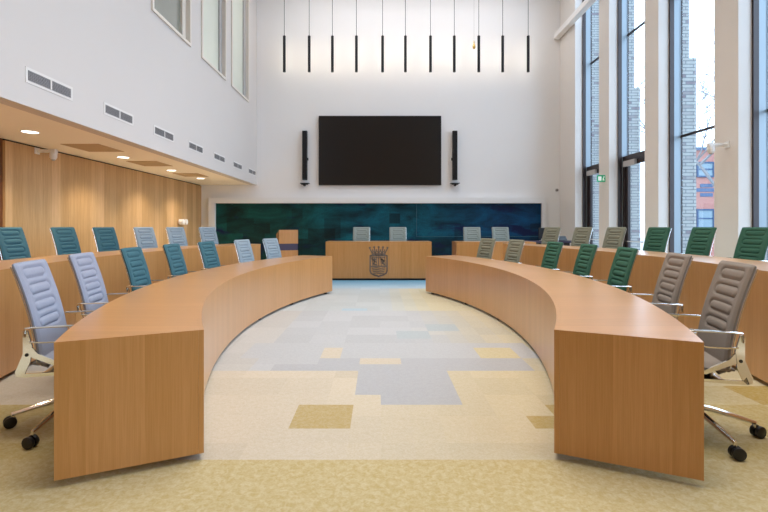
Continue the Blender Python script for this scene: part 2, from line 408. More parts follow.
# ------------------------------------------------------------------ outside
struct('ground_outside', MB().box(6.45, 60, -20, 60, -.35, -.02), GROUND)
bd = empty('brick_house', (15.5, 21, 0), 0, 'salmon brick house across the street with blue framed windows', 'building')
MB().box(-1.2, 7, 0, 3.5, -.02, 4.85).build('wall', PINK, bd)
MB().box(-1.3, 7.1, -.1, 3.6, 4.85, 4.98).build('roof_edge', BLUEP, bd)
def hwin(x0, x1, z0, z1, rail):
    f = MB(); t = .07
    f.box(x0, x1, -.06, 0, z0, z0+t); f.box(x0, x1, -.06, 0, z1-t, z1); f.box(x0, x0+t, -.06, 0, z0+t, z1-t); f.box(x1-t, x1, -.06, 0, z0+t, z1-t)
    f.box(x0+t, x1-t, -.05, 0, rail-.03, rail+.03)
    w_ = f.build('window', BLUEW, bd); MB().box(x0+t, x1-t, -.03, -.01, z0+t, z1-t).build('pane', PANEW, w_)
for xo in (-1.08, .55, 2.2):
    hwin(xo, xo+.80, 3.62, 4.32, 3.98); hwin(xo, xo+.80, .9, 2.18, 1.75)
    for z, d in ((3.16, .12), (2.88, -.0), (2.74, .12)):
        if z == 2.88: continue
        MB().box(xo+d+.05, xo+d+.62, -.02, 0, z, z+.16).build('panel', BLUEP, bd)
    MB().box(xo-.2, xo+.85, -.02, 0, 2.96, 3.12).build('panel', BLUEP, bd).scale = (1, 1, 1)
# bare tree
def tree(loc, label):
    m_ = MB(); rr = random.Random(3)
    def branch(p, d, L_, r, dep):
        pts = [p]; q = Vector(p); dd = Vector(d)
        for i in range(4):
            dd = (dd+Vector((rr.uniform(-.22, .22), rr.uniform(-.22, .22), rr.uniform(-.05, .15)))).normalized(); q = q+dd*L_/4; pts.append(q.copy())
        m_.tube(pts, [r*(1-.12*i) for i in range(5)], 5)
        if dep:
            for i in range(3 if dep > 1 else 4):
                s = pts[rr.randint(2, 4)]; a = rr.uniform(0, 2*PI)
                branch(s, (dd*.6+Vector((math.cos(a)*.8, math.sin(a)*.8, rr.uniform(-.05, .6)))).normalized(), L_*.66, r*.62, dep-1)
    branch(Vector((0, 0, 0)), Vector((0, 0, 1)), 3.9, .085, 6)
    o = m_.build('bare_tree', BARK, None, True); o.location = loc; tag(o, label, 'tree')
tree((12.75, 16.6, -.02), 'leafless tree with thin grey branches standing outside the windows')

# ------------------------------------------------------------------ services on walls and soffit
for k in range(7):
    y0 = 4.97+1.408*k; y1 = y0+.69
    o = empty('air_vent', (XU, (y0+y1)/2, 2.995), 0,
              ['largest wall vent, nearest on the upper left wall', 'second nearest white-framed vent on the left wall', 'third nearest grey vent above the soffit edge, under the first window gap',
               'middle one of the seven grey wall vents on the left', 'third grey vent from the back wall', 'second smallest grey vent, one before the back corner', 'smallest vent, right by the back corner of the left wall'][k],
              'vent', 'row of air vents on the upper left wall')
    h = .345
    f = MB(); f.box(.0, .005, -h-.035, h+.035, .055, .085); f.box(.0, .005, -h-.035, h+.035, -.085, -.055); f.box(0, .005, -h-.035, -h, -.055, .055); f.box(0, .005, h, h+.035, -.055, .055)
    f.box(.0, .012, -.012, .012, -.055, .055); f.build('vent_frame', PIER, o)
    MB().box(0, .002, -h, h, -.055, .055).build('vent_shade', DARKV, o)  # thin near-black sheet painting the shade inside the vent
    s = MB()
    for i in range(7): s.box(.003, .010, -h, h, -.053+i*.0155, -.0445+i*.0155)
    for i in range(24): s.box(.003, .008, -h+.012+i*.029, -h+.016+i*.029, -.055, .055)
    s.build('vent_slats', GRILLE, o)
dl = [(-700, 32.0), (-170.0, 92.0), (31, 131.5), (121.7, 157), (170.5, 170.2), (202, 178.2)]  # first two are unseen, added to brighten the soffit and floor
for k, (px, py) in enumerate(dl):
    Y = (ZS-CAMZ)*462/(227-py) if k > 1 else (2.1, 4.2)[k]
    o = empty('downlight', (-4.75, Y, ZS), 0, ['added unseen downlight in the soffit beside the camera position', 'added unseen downlight in the soffit ahead of the camera position', 'nearest round downlight in the soffit, over the left side', 'second downlight from the camera in the left soffit', 'third downlight along the left soffit', 'farthest downlight, near the back end of the soffit'][k], 'downlight', 'round downlights in the left soffit')
    r = MB(); pts = [(.105*math.cos(a*PI/16), .105*math.sin(a*PI/16), -.004) for a in range(32)]; r.tube(pts, .008, 6, True); r.build('ring', WHITE, o, True)
    MB().cyl((0, 0, -.006), .098, .005, 32).build('diffuser', LAMPM, o)
    l = bpy.data.lights.new('downlight_beam', 'SPOT'); l.energy = 150; l.color = (1, .85, .66); l.spot_size = math.radians(125); l.spot_blend = .8; l.shadow_soft_size = .09
    lo = bpy.data.objects.new('downlight_beam', l); C.objects.link(lo); lo.parent = o; lo.location = (0, 0, -.02)
for k in range(3):
    y0 = [7.22, 9.10, 11.15][k]
    o = MB().box(-.3, .3, -.36, .36, -.008, 0).build('ceiling_panel', SOFFP); o.location = (-4.68, y0+.36, ZS)
    tag(o, ['nearest grey square panel in the soffit', 'middle grey square panel of the soffit', 'farthest grey square panel in the soffit'][k], 'ceiling panel', 'square panels in the soffit')

def sec_cam(loc, rz, label, z=0):
    o = empty('security_camera', loc, rz, label, 'security camera')
    MB().box(0, .02, -.05, .05, -.05, .05, bevel=.005).build('wall_plate', WHITE, o)
    m_ = MB(); m_.tube([(.02, 0, 0), (.30, 0, 0)], .028, 10); m_.box(.24, .32, -.04, .04, -.05, .03, bevel=.01); m_.build('arm', WHITE, o, True)
    M = Matrix.Translation((.27, 0, -.09)) @ Matrix.Scale(.8, 4)
    MB().lathe([(.01, -.07), (.045, -.055), (.065, -.02), (.07, .03), (.06, .09), (.03, .11)], 16, M).build('camera_dome', WHITE, o, True)
    MB().lathe([(.004, -.085), (.03, -.075), (.036, -.06), (.03, -.055)], 12, M).build('lens', GREYM, o, True)
sec_cam((XR, 7.42, 2.68), PI, 'white dome camera on a bracket on the window pier')
sec_cam((XL, 7.42, 2.58), 0, 'white dome camera on a bracket high on the oak wall')
o = empty('exit_sign', (XR, 11.44, 2.56), 0, 'small green and white exit sign on the pier between the doors', 'sign')
MB().box(-.20, .0, -.012, .012, -.085, .085, bevel=.004).build('sign_plate', GREENS, o)
m_ = MB(); m_.box(-.175, -.10, -.016, -.0125, -.05, .05); m_.tube([(-.06, -.014, -.05), (-.055, -.014, .0), (-.035, -.014, .03)], .010, 6); m_.tube([(-.055, -.014, 0), (-.03, -.014, -.05)], .009, 6)
m_.cyl((-.035, -.017, .045), .013, .004, 10, 'y'); m_.build('pictogram', SIGNW, o)
o = empty('thermostat', (5.5, YB, 2.5), PI/2, 'small round grey sensor on the back wall in the right corner', 'sensor')
MB().cyl((-.03, 0, 0), .05, .03, 20, 'x').build('body', GREYM, o, True)
MB().cyl((-.036, 0, 0), .025, .007, 16, 'x').build('button', DARKFR, o, True)
o = empty('wall_spotlight', (XL, 12.75, 1.50), 0, 'small white twin spotlight fixed on the oak wall above the chairs', 'spotlight')
MB().box(0, .04, -.05, .05, -.05, .05, bevel=.005).build('housing', WHITE, o)
for s in (-1, 1): MB().cyl((.04, s*.10, 0), .075, .12, 14, 'x').build('lamp_head', WHITE, o, True)

# screen, speakers, cameras
o = empty('wall_screen', (.03, YB, 2.65), 0, 'large black wall display above the teal artwork', 'screen')
MB().box(-1.885, 1.885, -.09, -.002, 0, 2.13).build('bezel', BLACK, o)
MB().box(-1.86, 1.86, -.094, -.09, .025, 2.105).build('display', SCREENM, o)
for s, nm in ((-1, 'left'), (1, 'right')):
    x = -2.28 if s < 0 else 2.33
    o = empty('column_speaker', (x, YB, 2.805), 0, 'tall black column speaker on the %s side of the screen' % nm, 'speaker', 'column speakers beside the screen')
    MB().box(-.075, .075, -.15, -.04, 0, 1.51, bevel=.012).build('cabinet', BLACK, o)
    MB().box(-.06, .06, -.155, -.151, .04, 1.47).build('speaker_grille', BLACKM, o)
    for bz in (.3, 1.1): MB().box(-.03, .03, -.04, -.001, bz, bz+.1).build('bracket', BLACK, o)
    MB().box(-s*.09-.02, -s*.09+.02, -.12, -.08, .60, .68, bevel=.004).build('sensor', BLACK, o)
    o = empty('conference_camera', (x, YB, 2.71), 0, 'small black camera on a shelf under the %s column speaker' % nm, 'camera', 'cameras below the speakers')
    MB().box(-.14, .14, -.20, -.002, -.02, .0, bevel=.004).build('shelf', BLACK, o)
    m_ = MB(); m_.box(-.10, .10, -.17, -.08, -.055, -.021, bevel=.01); m_.cyl((0, -.2, -.065), .038, .1, 16, 'y'); m_.build('camera_body', BLACK, o, True)
    MB().cyl((0, -.208, -.065), .022, .008, 14, 'y').build('lens', SCREENM, o, True)

# ------------------------------------------------------------------ pendants in front of the back wall
pend = [284.3, 309.2, 332.4, 356.4, 382.6, 405.4, 430.5, 454.3, 478.8, 502.7, 528.2]
LSTRIP = mat('pendant light strip', (1, 1, 1, 1), .5, emit=(1, .86, .66, 1), estr=8.5)
proto = None
ordn = ['first', 'second', 'third', 'fourth', 'fifth', 'sixth, middle', 'seventh', 'eighth', 'ninth', 'tenth', 'eleventh']
def copy_tree(o, parent=None):
    c = o.copy(); C.objects.link(c)
    if parent: c.parent = parent
    for ch in list(o.children): copy_tree(ch, c)
    return c
Yp = 13.86
for k, px in enumerate(pend):
    x = (px-379)/462*Yp
    if proto is None:
        proto = empty('pendant_lamp', (0, 0, 0))
        MB().cyl((0, 0, 0), .042, 1.08, 20).build('lamp_tube', BLACKM, proto, True)
        MB().tube([(0, 0, 1.08), (0, 0, 1.11), (0, 0, ZC-6.01)], [.02, .008, .008], 8).build('cable', BLACK, proto, True)
        MB().box(-.02, .02, .038, .046, .03, 1.05).build('light_strip', LSTRIP, proto)
        o = proto
    else: o = copy_tree(proto)
    o.location = (x, Yp, 6.01)
    w1 = ['leftmost black tube pendant in front of the back wall', 'second black tube pendant from the left', 'third black tube pendant from the left', 'fourth black tube pendant from the left',
          'fifth black tube pendant from the left, hanging above the screen', 'sixth and middle black tube pendant of the row', 'fifth black tube pendant from the right', 'fourth black tube pendant from the right',
          'black tube pendant just right of the brass plumb bob', 'second black tube pendant from the right', 'rightmost black tube pendant in the row'][k]
    tag(o, w1, 'pendant lamp', 'row of black tube pendants')
o = empty('plumb_bob', ((474-379)/462*13.7, 13.7, 6.63), 0, 'small brass plumb bob hanging on a thin string between the pendants', 'plumb bob')
MB().lathe([(.003, 0), (.03, .02), (.045, .06), (.04, .10), (.018, .16), (.012, .25)], 16).build('weight', BRASS, o, True)
MB().tube([(0, 0, .25), (0, 0, ZC-6.63)], .004, 6).build('string', GREYM, o)

# ------------------------------------------------------------------ artwork wall
fr = MB(); ax0, ax1, az1 = -5.03, 5.0, 2.09
fr.box(ax0-.19, ax1+.12, YB-.16, YB-.001, az1, az1+.17); fr.box(ax0-.19, ax0, YB-.16, YB-.001, .23, az1); fr.box(ax1, ax1+.12, YB-.16, YB-.001, .23, az1)
struct('trim_art_surround', fr, WHITE)
def art_mat():
    m = bpy.data.materials.new('woven teal and blue artwork'); m.use_nodes = True; n = m.node_tree.nodes; L = m.node_tree.links; p = n['Principled BSDF']
    a = n.new('ShaderNodeVertexColor'); a.layer_name = 'tile'
    tc = n.new('ShaderNodeTexCoord'); mp = n.new('ShaderNodeMapping'); mp.inputs['Scale'].default_value = (.55, 1, 1.5); L.new(tc.outputs['Object'], mp.inputs[0])
    t = n.new('ShaderNodeTexNoise'); t.inputs['Scale'].default_value = 1.5; t.inputs['Detail'].default_value = 9; t.inputs['Roughness'].default_value = .62; t.inputs['Distortion'].default_value = .5
    L.new(mp.outputs[0], t.inputs['Vector'])
    r = n.new('ShaderNodeMapRange'); r.inputs['From Min'].default_value = .36; r.inputs['From Max'].default_value = .62; r.inputs['To Min'].default_value = .35; r.inputs['To Max'].default_value = 1.5
    L.new(t.outputs['Fac'], r.inputs[0])
    t2 = n.new('ShaderNodeTexNoise'); t2.inputs['Scale'].default_value = 45; t2.inputs['Detail'].default_value = 3; L.new(tc.outputs['Object'], t2.inputs['Vector'])
    r2 = n.new('ShaderNodeMapRange'); r2.inputs['From Min'].default_value = .3; r2.inputs['From Max'].default_value = .7; r2.inputs['To Min'].default_value = .6; r2.inputs['To Max'].default_value = 1.4; L.new(t2.outputs['Fac'], r2.inputs[0])
    mu = n.new('ShaderNodeMath'); mu.operation = 'MULTIPLY'; L.new(r.outputs[0], mu.inputs[0]); L.new(r2.outputs[0], mu.inputs[1])
    hs = n.new('ShaderNodeHueSaturation'); L.new(a.outputs['Color'], hs.inputs['Color']); L.new(mu.outputs[0], hs.inputs['Value'])
    m3 = n.new('ShaderNodeMapping'); m3.inputs['Scale'].default_value = (.7, 1, 2.2); m3.inputs['Location'].default_value = (3.3, 0, 1.2); L.new(tc.outputs['Object'], m3.inputs[0])
    t3 = n.new('ShaderNodeTexNoise'); t3.inputs['Scale'].default_value = .9; t3.inputs['Detail'].default_value = 7; t3.inputs['Roughness'].default_value = .6; L.new(m3.outputs[0], t3.inputs['Vector'])
    r3 = n.new('ShaderNodeMapRange'); r3.inputs['From Min'].default_value = .56; r3.inputs['From Max'].default_value = .63; L.new(t3.outputs['Fac'], r3.inputs[0])
    ink = n.new('ShaderNodeMix'); ink.data_type = 'RGBA'; L.new(r3.outputs[0], ink.inputs['Factor']); L.new(hs.outputs[0], ink.inputs['A']); ink.inputs['B'].default_value = srgb(10, 22, 62)
    L.new(ink.outputs['Result'], p.inputs['Base Color']); p.inputs['Roughness'].default_value = .7; p.inputs['Specular IOR Level'].default_value = .25
    return m
bm = bmesh.new(); cl = bm.loops.layers.float_color.new('tile')
nx, nz = 60, 12; rr = random.Random(11)
dark = {(i, j) for i, j, w_, h_ in [] for _ in ()}
blocks = [(2, 6, 5, 3, .55), (5, 4, 4, 2, .5), (13, 0, 4, 5, .5), (7, 6, 3, 2, .45), (17, 0, 5, 7, .45), (14, 9, 2, 2, .6), (20, 5, 3, 4, .6), (32, 8, 2, 2, .4), (34, 0, 26, 5, .62), (44, 5, 2, 2, .5), (58, 3, 2, 5, .6)]
V = [[bm.verts.new((ax0+(ax1-ax0)*i/nx, 0, .23+(az1-.23)*j/nz)) for j in range(nz+1)] for i in range(nx+1)]
for i in range(nx):
    for j in range(nz):
        f = bm.faces.new((V[i][j], V[i+1][j], V[i+1][j+1], V[i][j+1])); t = i/nx
        c = mixc((8, 62, 58), (6, 72, 88), (t-.2)/.25); c = mixc(c, (4, 56, 90), (t-.62)/.25)
        k = 1
        for bx, bz, bw, bh, bk in blocks:
            if bx <= i < bx+bw and bz <= j < bz+bh: k *= bk
        k *= 1+(random.Random((i//2)*31+(j//2)*77).random()-.5)*.22
        q = srgb(*[v*k**.5 for v in c])
        for l in f.loops: l[cl] = q
art = empty('wall_artwork', (0, YB-.05, 0), 0, 'long dark teal to blue pixelated artwork across the back wall', 'artwork')
me = bpy.data.meshes.new('woven_panel'); bm.to_mesh(me); bm.free(); me.materials.append(art_mat())
ao = bpy.data.objects.new('woven_panel', me); C.objects.link(ao); ao.parent = art
MB().box(ax0, ax1, .003, .048, .23, az1).build('backing_board', BLACK, art)
LINE = mat('thin teal seam', srgb(34, 86, 104), .5)
m_ = MB(); xs = (416.5-379)/462*14.25; zs = CAMZ+(227-236.5)/462*14.25
m_.box(xs-.008, xs+.008, -.045, -.035, zs, az1-.01); m_.box(xs, ax1-.01, -.045, -.035, zs-.008, zs+.008); m_.build('seam_line', LINE, art)

# ------------------------------------------------------------------ desks
def arc_desk(side, r0, r1, y0, y1, yo1, z1, label, zb=.04, end_zb=.04, group=None):
    """curved desk: inner radius r0, outer radius r1, ends at inner-edge y0 / y1, outer far corner at yo1 (None: radial)"""
    ta, tb = th_at(r0, y0), th_at(r0, y1); tc_ = tb if yo1 is None else th_at(r1, yo1)
    n = 64; T = .028
    ctr = arcpt((r0+r1)/2, (ta+tb)/2, side)
    o = empty('curved_desk', (ctr[0], ctr[1], 0), 0, label, 'desk', group)
    def loc(p): return (p[0]-ctr[0], p[1]-ctr[1])
    def strip(ra, rb, a0, a1, b0, b1, z0, z1_, name, seg=n):
        m_ = MB(); rings = []
        for k in range(seg+1):
            t = k/seg; A = loc(arcpt(ra, a0+(a1-a0)*t, side)); B = loc(arcpt(rb, b0+(b1-b0)*t, side))
            rings.append([m_.bm.verts.new((*A, z0)), m_.bm.verts.new((*B, z0)), m_.bm.verts.new((*B, z1_)), m_.bm.verts.new((*A, z1_)), (ra*(a1-a0)*t), A, B])
        for R0, R1 in zip(rings, rings[1:]):
            u0, u1 = R0[4], R1[4]
            m_.face([R0[0], R1[0], R1[3], R0[3]], [(u0, z0), (u1, z0), (u1, z1_), (u0, z1_)])
            m_.face([R0[1], R1[1], R1[2], R0[2]], [(u0, z0), (u1, z0), (u1, z1_), (u0, z1_)])
            for i, j in ((2, 3), (1, 0)):
                pa, pb, pc, pd = R0[6], R0[5], R1[5], R1[6]
                m_.face([R0[i], R0[j], R1[j], R1[i]], [(p[1]+ctr[1], p[0]) for p in (pa, pb, pc, pd)])
        for R in (rings[0], rings[-1]):
            d = math.dist(R[5], R[6]); m_.face(R[0:4], [(0, z0), (d, z0), (d, z1_), (0, z1_)])
        return m_.build(name, WOODD, o)
    dth = T/r0
    ang = lambda t: t
    strip(r0, r0+T, ta, tb, ta, tb, zb, z1, 'front_panel')
    strip(r0+T+.0006, r1, ta+dth, tb-dth, ta+dth, tc_-dth, z1-.024, z1, 'desktop')
    strip(r0+T+.0006, r1, ta, ta+dth*.97, ta, ta+dth*.97, end_zb, z1, 'end_panel', 1)
    strip(r0+T+.0006, r1, tb-dth*.97, tb, tc_-dth*.97, tc_, end_zb, z1, 'end_panel', 1)
    # recessed adjustable feet and support frames
    nf = 7
    zf = 0 if end_zb < .1 else .23
    for k in range(nf):
        t = ta+.035+(tb-ta-.07)*k/(nf-1)
        f = MB(); R = (r0+.16, r1-.36)
        for r in R:
            p = loc(arcpt(r, t, side)); f.cyl((p[0], p[1], zf), .03, z1-.036-zf if r == R[1] else (z1-.036-zf), 12)
        a = loc(arcpt(R[0], t, side)); b = loc(arcpt(R[1], t, side)); f.tube([(*a, z1-.07), (*b, z1-.07)], .02, 8)
        f.build('support_leg', BLACKM, o)
    for k in range(nf-1):
        t = ta+.02+(tb-ta-.04)*(k)/(nf-2)
        if end_zb > .1: break
        f = MB(); p = loc(arcpt(r0+.07, t, side)); f.cyl((p[0], p[1], 0), .035, .05, 14); f.build('foot', BLACK, o, True)
    return o
arc_desk(-1, 8.19, 8.92, 2.70, 9.53, None, .76, 'curved beech desk on the left of the aisle, nearest the camera')
arc_desk(1, 8.19, 8.92, 2.70, 9.53, None, .76, 'curved beech desk on the right of the aisle, nearest the camera')
ZO = .985
arc_desk(-1, 9.97, 10.72, 1.98, 10.2, None, ZO, 'raised curved desk of the left outer row in front of the oak wall', end_zb=.235)
arc_desk(1, 9.97, 10.72, 1.98, 9.9, 11.15, ZO, 'raised curved desk of the right outer row along the windows', end_zb=.235)

def straight_desk(x0, x1, yf, yb, label, name='presiding_desk'):
    cx, cy = (x0+x1)/2, (yf+yb)/2; o = empty(name, (cx, cy, 0), 0, label, 'desk'); a, b = x0-cx, x1-cx; f, k = yf-cy, yb-cy; T = .03
    MB().box(a, b, f, f+T, .05, ZO).build('front_panel', WOODD, o)
    MB().box(a, a+T, f+T, k, .235, ZO).build('end_panel', WOODD, o); MB().box(b-T, b, f+T, k, .235, ZO).build('end_panel', WOODD, o)
    MB().box(a+T, b-T, f+T, k, ZO-.035, ZO).build('desktop', WOODD, o)
    MB().box(a+.05, b-.05, f+.008+T, f+T+.02, 0, .2).build('gap_shade_strip', BLACK, o)  # black strip painting the shadow gap under the front panel
    for x in (a+.3, 0, b-.3): MB().cyl((x, k-.12, .23), .03, ZO-.036-.23, 12).build('support_leg', BLACKM, o)
    return o, f
cd_, fy = straight_desk(-1.36, 1.34, 11.78, 12.5, 'straight centre desk with the coat of arms on its front')
straight_desk(1.95, 3.95, 11.62, 12.35, 'straight raised desk right of the centre desk, two pale chairs behind it')
# coat of arms on the centre desk
cr = MB()
yy = fy-.006
def flat(pts, cx=0, cz=0):  # a flat raised shape in the XZ plane
    v = [cr.bm.verts.new((cx+x, yy, cz+z)) for x, z in pts]; u = [cr.bm.verts.new((cx+x, fy-.0005, cz+z)) for x, z in pts]; n = len(pts)
    cr.face(v); cr.face(u[::-1])
    for i in range(n): cr.face([v[i], v[(i+1) % n], u[(i+1) % n], u[i]])
def bandline(pts, w_, closed=False):
    n = len(pts)
    for i in range(n if closed else n-1):
        (ax, az), (bx, bz) = pts[i], pts[(i+1) % n]; d = math.hypot(bx-ax, bz-az) or 1; nx_, nz_ = -(bz-az)/d*w_/2, (bx-ax)/d*w_/2
        ex, ez = (bx-ax)/d*w_*.3, (bz-az)/d*w_*.3
        flat([(ax-ex+nx_, az-ez+nz_), (bx+ex+nx_, bz+ez+nz_), (bx+ex-nx_, bz+ez-nz_), (ax-ex-nx_, az-ez-nz_)])
def disc(x, z, r, n=12): flat([(x+r*math.cos(2*PI*k/n), z+r*math.sin(2*PI*k/n)) for k in range(n)])
x0, zt, zb_ = 0, .70, .14            # shield
sh = [(-.215, .63), (-.215, .24), (-.19, .18), (-.12, .14), (-.04, .12), (0, .10), (.04, .12), (.12, .14), (.19, .18), (.215, .24), (.215, .63)]
bandline(sh, .035, True)
bandline([(-.16, .58), (.16, .58)], .02); bandline([(0, .6), (0, .36)], .022)
bandline([(-.19, .36), (.19, .36)], .03)
for i in range(4): bandline([(-.16+i*.01, .31-i*.045), (-.05, .325-i*.045), (.05, .305-i*.045), (.16-i*.01, .32-i*.045)], .02)
bandline([(-.17, .56), (-.10, .48), (-.13, .42), (-.06, .40)], .035); disc(-.10, .53, .035); bandline([(-.12, .5), (-.05, .46)], .02)
bandline([(.06, .54), (.13, .50), (.10, .44), (.16, .40)], .035); disc(.08, .53, .03); bandline([(.06, .47), (.17, .5)], .02)
for x in (-.17, -.06, .05, .15): bandline([(x, .6), (x+.02, .38)], .016)
# crown
bandline([(-.165, .665), (-.08, .655), (0, .652), (.08, .655), (.165, .665)], .035)
bandline([(-.175, .70), (-.08, .69), (0, .687), (.08, .69), (.175, .70)], .022)
for s in (-1, -.5, 0, .5, 1):
    bx, tx, tz = s*.165, s*.225, .83+(.015 if s in (-.5, .5) else 0)+(.02 if s == 0 else 0)
    bandline([(bx, .70), (tx, tz-.02)], .028); disc(tx, tz, .027)
    if s < 1: bandline([(bx+.01, .71), ((s+.25)*.19, .755), ((s+.5)*.165-.01, .71)], .02); disc((s+.25)*.205, .775, .018)
cr.build('coat_of_arms', CREST, cd_)['label'] = 'grey printed coat of arms with crown and shield'

# lectern left of the centre desk
lx, ly = (287-379)/462*12.4, 12.4
o = empty('lectern', (lx, ly, .23), math.radians(22), 'beech lectern with a dark band, left of the centre desk', 'lectern')
def lect(z0, z1a, z1b, name, m, e=0):
    b = MB(); v = [(-.25-e, -.22-e), (.25+e, -.22-e), (.25+e, .2+e), (-.25-e, .2+e)]
    lo_ = [b.bm.verts.new((x, y, z0)) for x, y in v]; hi_ = [b.bm.verts.new((x, y, z1a if y < 0 else z1b)) for x, y in v]
    b.face(lo_[::-1]); b.face(hi_)
    for i in range(4): b.face([lo_[i], lo_[(i+1) % 4], hi_[(i+1) % 4], hi_[i]])
    b.boxuv(b.bm.faces); return b.build(name, m, o)
lect(0, .515, .515, 'lower_body', WOODD); lect(.515, .69, .69, 'band', BAND, -.004); lect(.69, 1.055, .93, 'upper_body', WOODD)

# operator's table with monitor and laptop in the right back corner
o = empty('side_table', (4.55, 12.95, .23), 0, 'dark topped operator table in the right back corner', 'table')
MB().box(-.6, .7, -.35, .35, .70, .74, bevel=.004).build('table_top', BAND, o)
MB().box(-.55, .65, -.31, -.29, .35, .70).build('modesty_panel', BLACK, o)
for sx in (-.55, .65):
    for sy in (-.28, .3): MB().box(sx-.02, sx+.02, sy-.02, sy+.02, 0, .70).build('leg', BLACKM, o)
o = empty('monitor', (4.68, 13.0, .97), .12, 'black monitor standing on the operator table', 'monitor')
MB().box(-.13, .13, -.09, .09, 0, .015, bevel=.004).build('stand', WHITE, o); MB().box(-.03, .03, .01, .03, .015, .15).build('neck', BLACK, o)
MB().box(-.20, .20, -.02, .01, .06, .37, bevel=.005).build('screen', BLACK, o)
o = empty('laptop', (5.16, 12.80, .97), .3, 'black open laptop on the operator table, right of the monitor', 'laptop')
MB().box(-.17, .17, -.12, .12, 0, .018, bevel=.003).build('keyboard_base', BLACK, o)
MB().box(-.17, .17, 0, .01, 0, .14, M=Matrix.Translation((0, .12, .018)) @ Matrix.Rotation(-.6, 4, 'X')).build('lid', BLACK, o)

# ------------------------------------------------------------------ chairs (local front = +X)
def sstep(a, b, x): t = max(0, min(1, (x-a)/(b-a))); return t*t*(3-2*t)
def back_mesh():
    m_ = MB(); nu, nv = 44, 84; Hh = .70
    def spine(v):   # v 0 bottom .. 1 top : (x, z)
        z = .445+v*Hh*.972
        x = -.205-.14*(max(0, v-.12)/.88)**1.15+.018*math.sin(v*PI)*1.0
        if v < .12: x += .05*(1-v/.12)**2
        return x, z
    def hw(v): return .236-.004*v-(.03*(1-v/.1)**2 if v < .1 else 0)
    pills = [.885-.16*i for i in range(4)]
    def disp(u, v):
        d = 0; y = u*hw(v); s = v*Hh
        for c in pills:
            dy = max(0, abs(y)-.118); dz = s-c*Hh; q = math.hypot(dy, dz)-.033
            d += -.0105*math.exp(-(q/.0075)**2)+.004*(1-sstep(-.03, 0, q))
        # rounded outer edges
        ed = min(hw(v)-abs(y), s if v < .5 else 9, (1-v)*Hh)
        d -= .014*(1-sstep(0, .022, ed))
        return d
    F, B = [], []
    for j in range(nv+1):
        v = j/nv; x, z = spine(v); x2, z2 = spine(min(1, v+.01)); x1, z1 = spine(max(0, v-.01)); t = Vector((x2-x1, 0, z2-z1)).normalized(); nrm = Vector((t.z, 0, -t.x))
        fr_, bk = [], []
        for i in range(nu+1):
            u = -1+2*i/nu; y = u*hw(v)
            # rounded top corners
            zc = z; cr_ = max(0, abs(u)-.86)/.14
            if v > .93: zc = z-.006*cr_**2*((v-.93)/.07)
            curve = .018*u*u
            p = Vector((x+curve, y, zc))
            fr_.append(m_.bm.verts.new(p+nrm*(.020+disp(u, v)))); 
            ed = min(hw(v)-abs(y), s_ if (s_ := v*Hh) < .3 else 9, (1-v)*Hh)
            bk.append(m_.bm.verts.new(p-nrm*(.016-.012*(1-sstep(0, .02, ed)))))
        F.append(fr_); B.append(bk)
    for j in range(nv):
        for i in range(nu):
            m_.face([F[j][i], F[j][i+1], F[j+1][i+1], F[j+1][i]]); m_.face([B[j][i], B[j+1][i], B[j+1][i+1], B[j][i+1]])
    for j in range(nv):
        m_.face([F[j][0], F[j+1][0], B[j+1][0], B[j][0]]); m_.face([F[j][nu], B[j][nu], B[j+1][nu], F[j+1][nu]])
    for i in range(nu):
        m_.face([F[0][i], B[0][i], B[0][i+1], F[0][i+1]]); m_.face([F[nv][i], F[nv][i+1], B[nv][i+1], B[nv][i]])
    return m_, spine, hw
BASE_TURN = PI
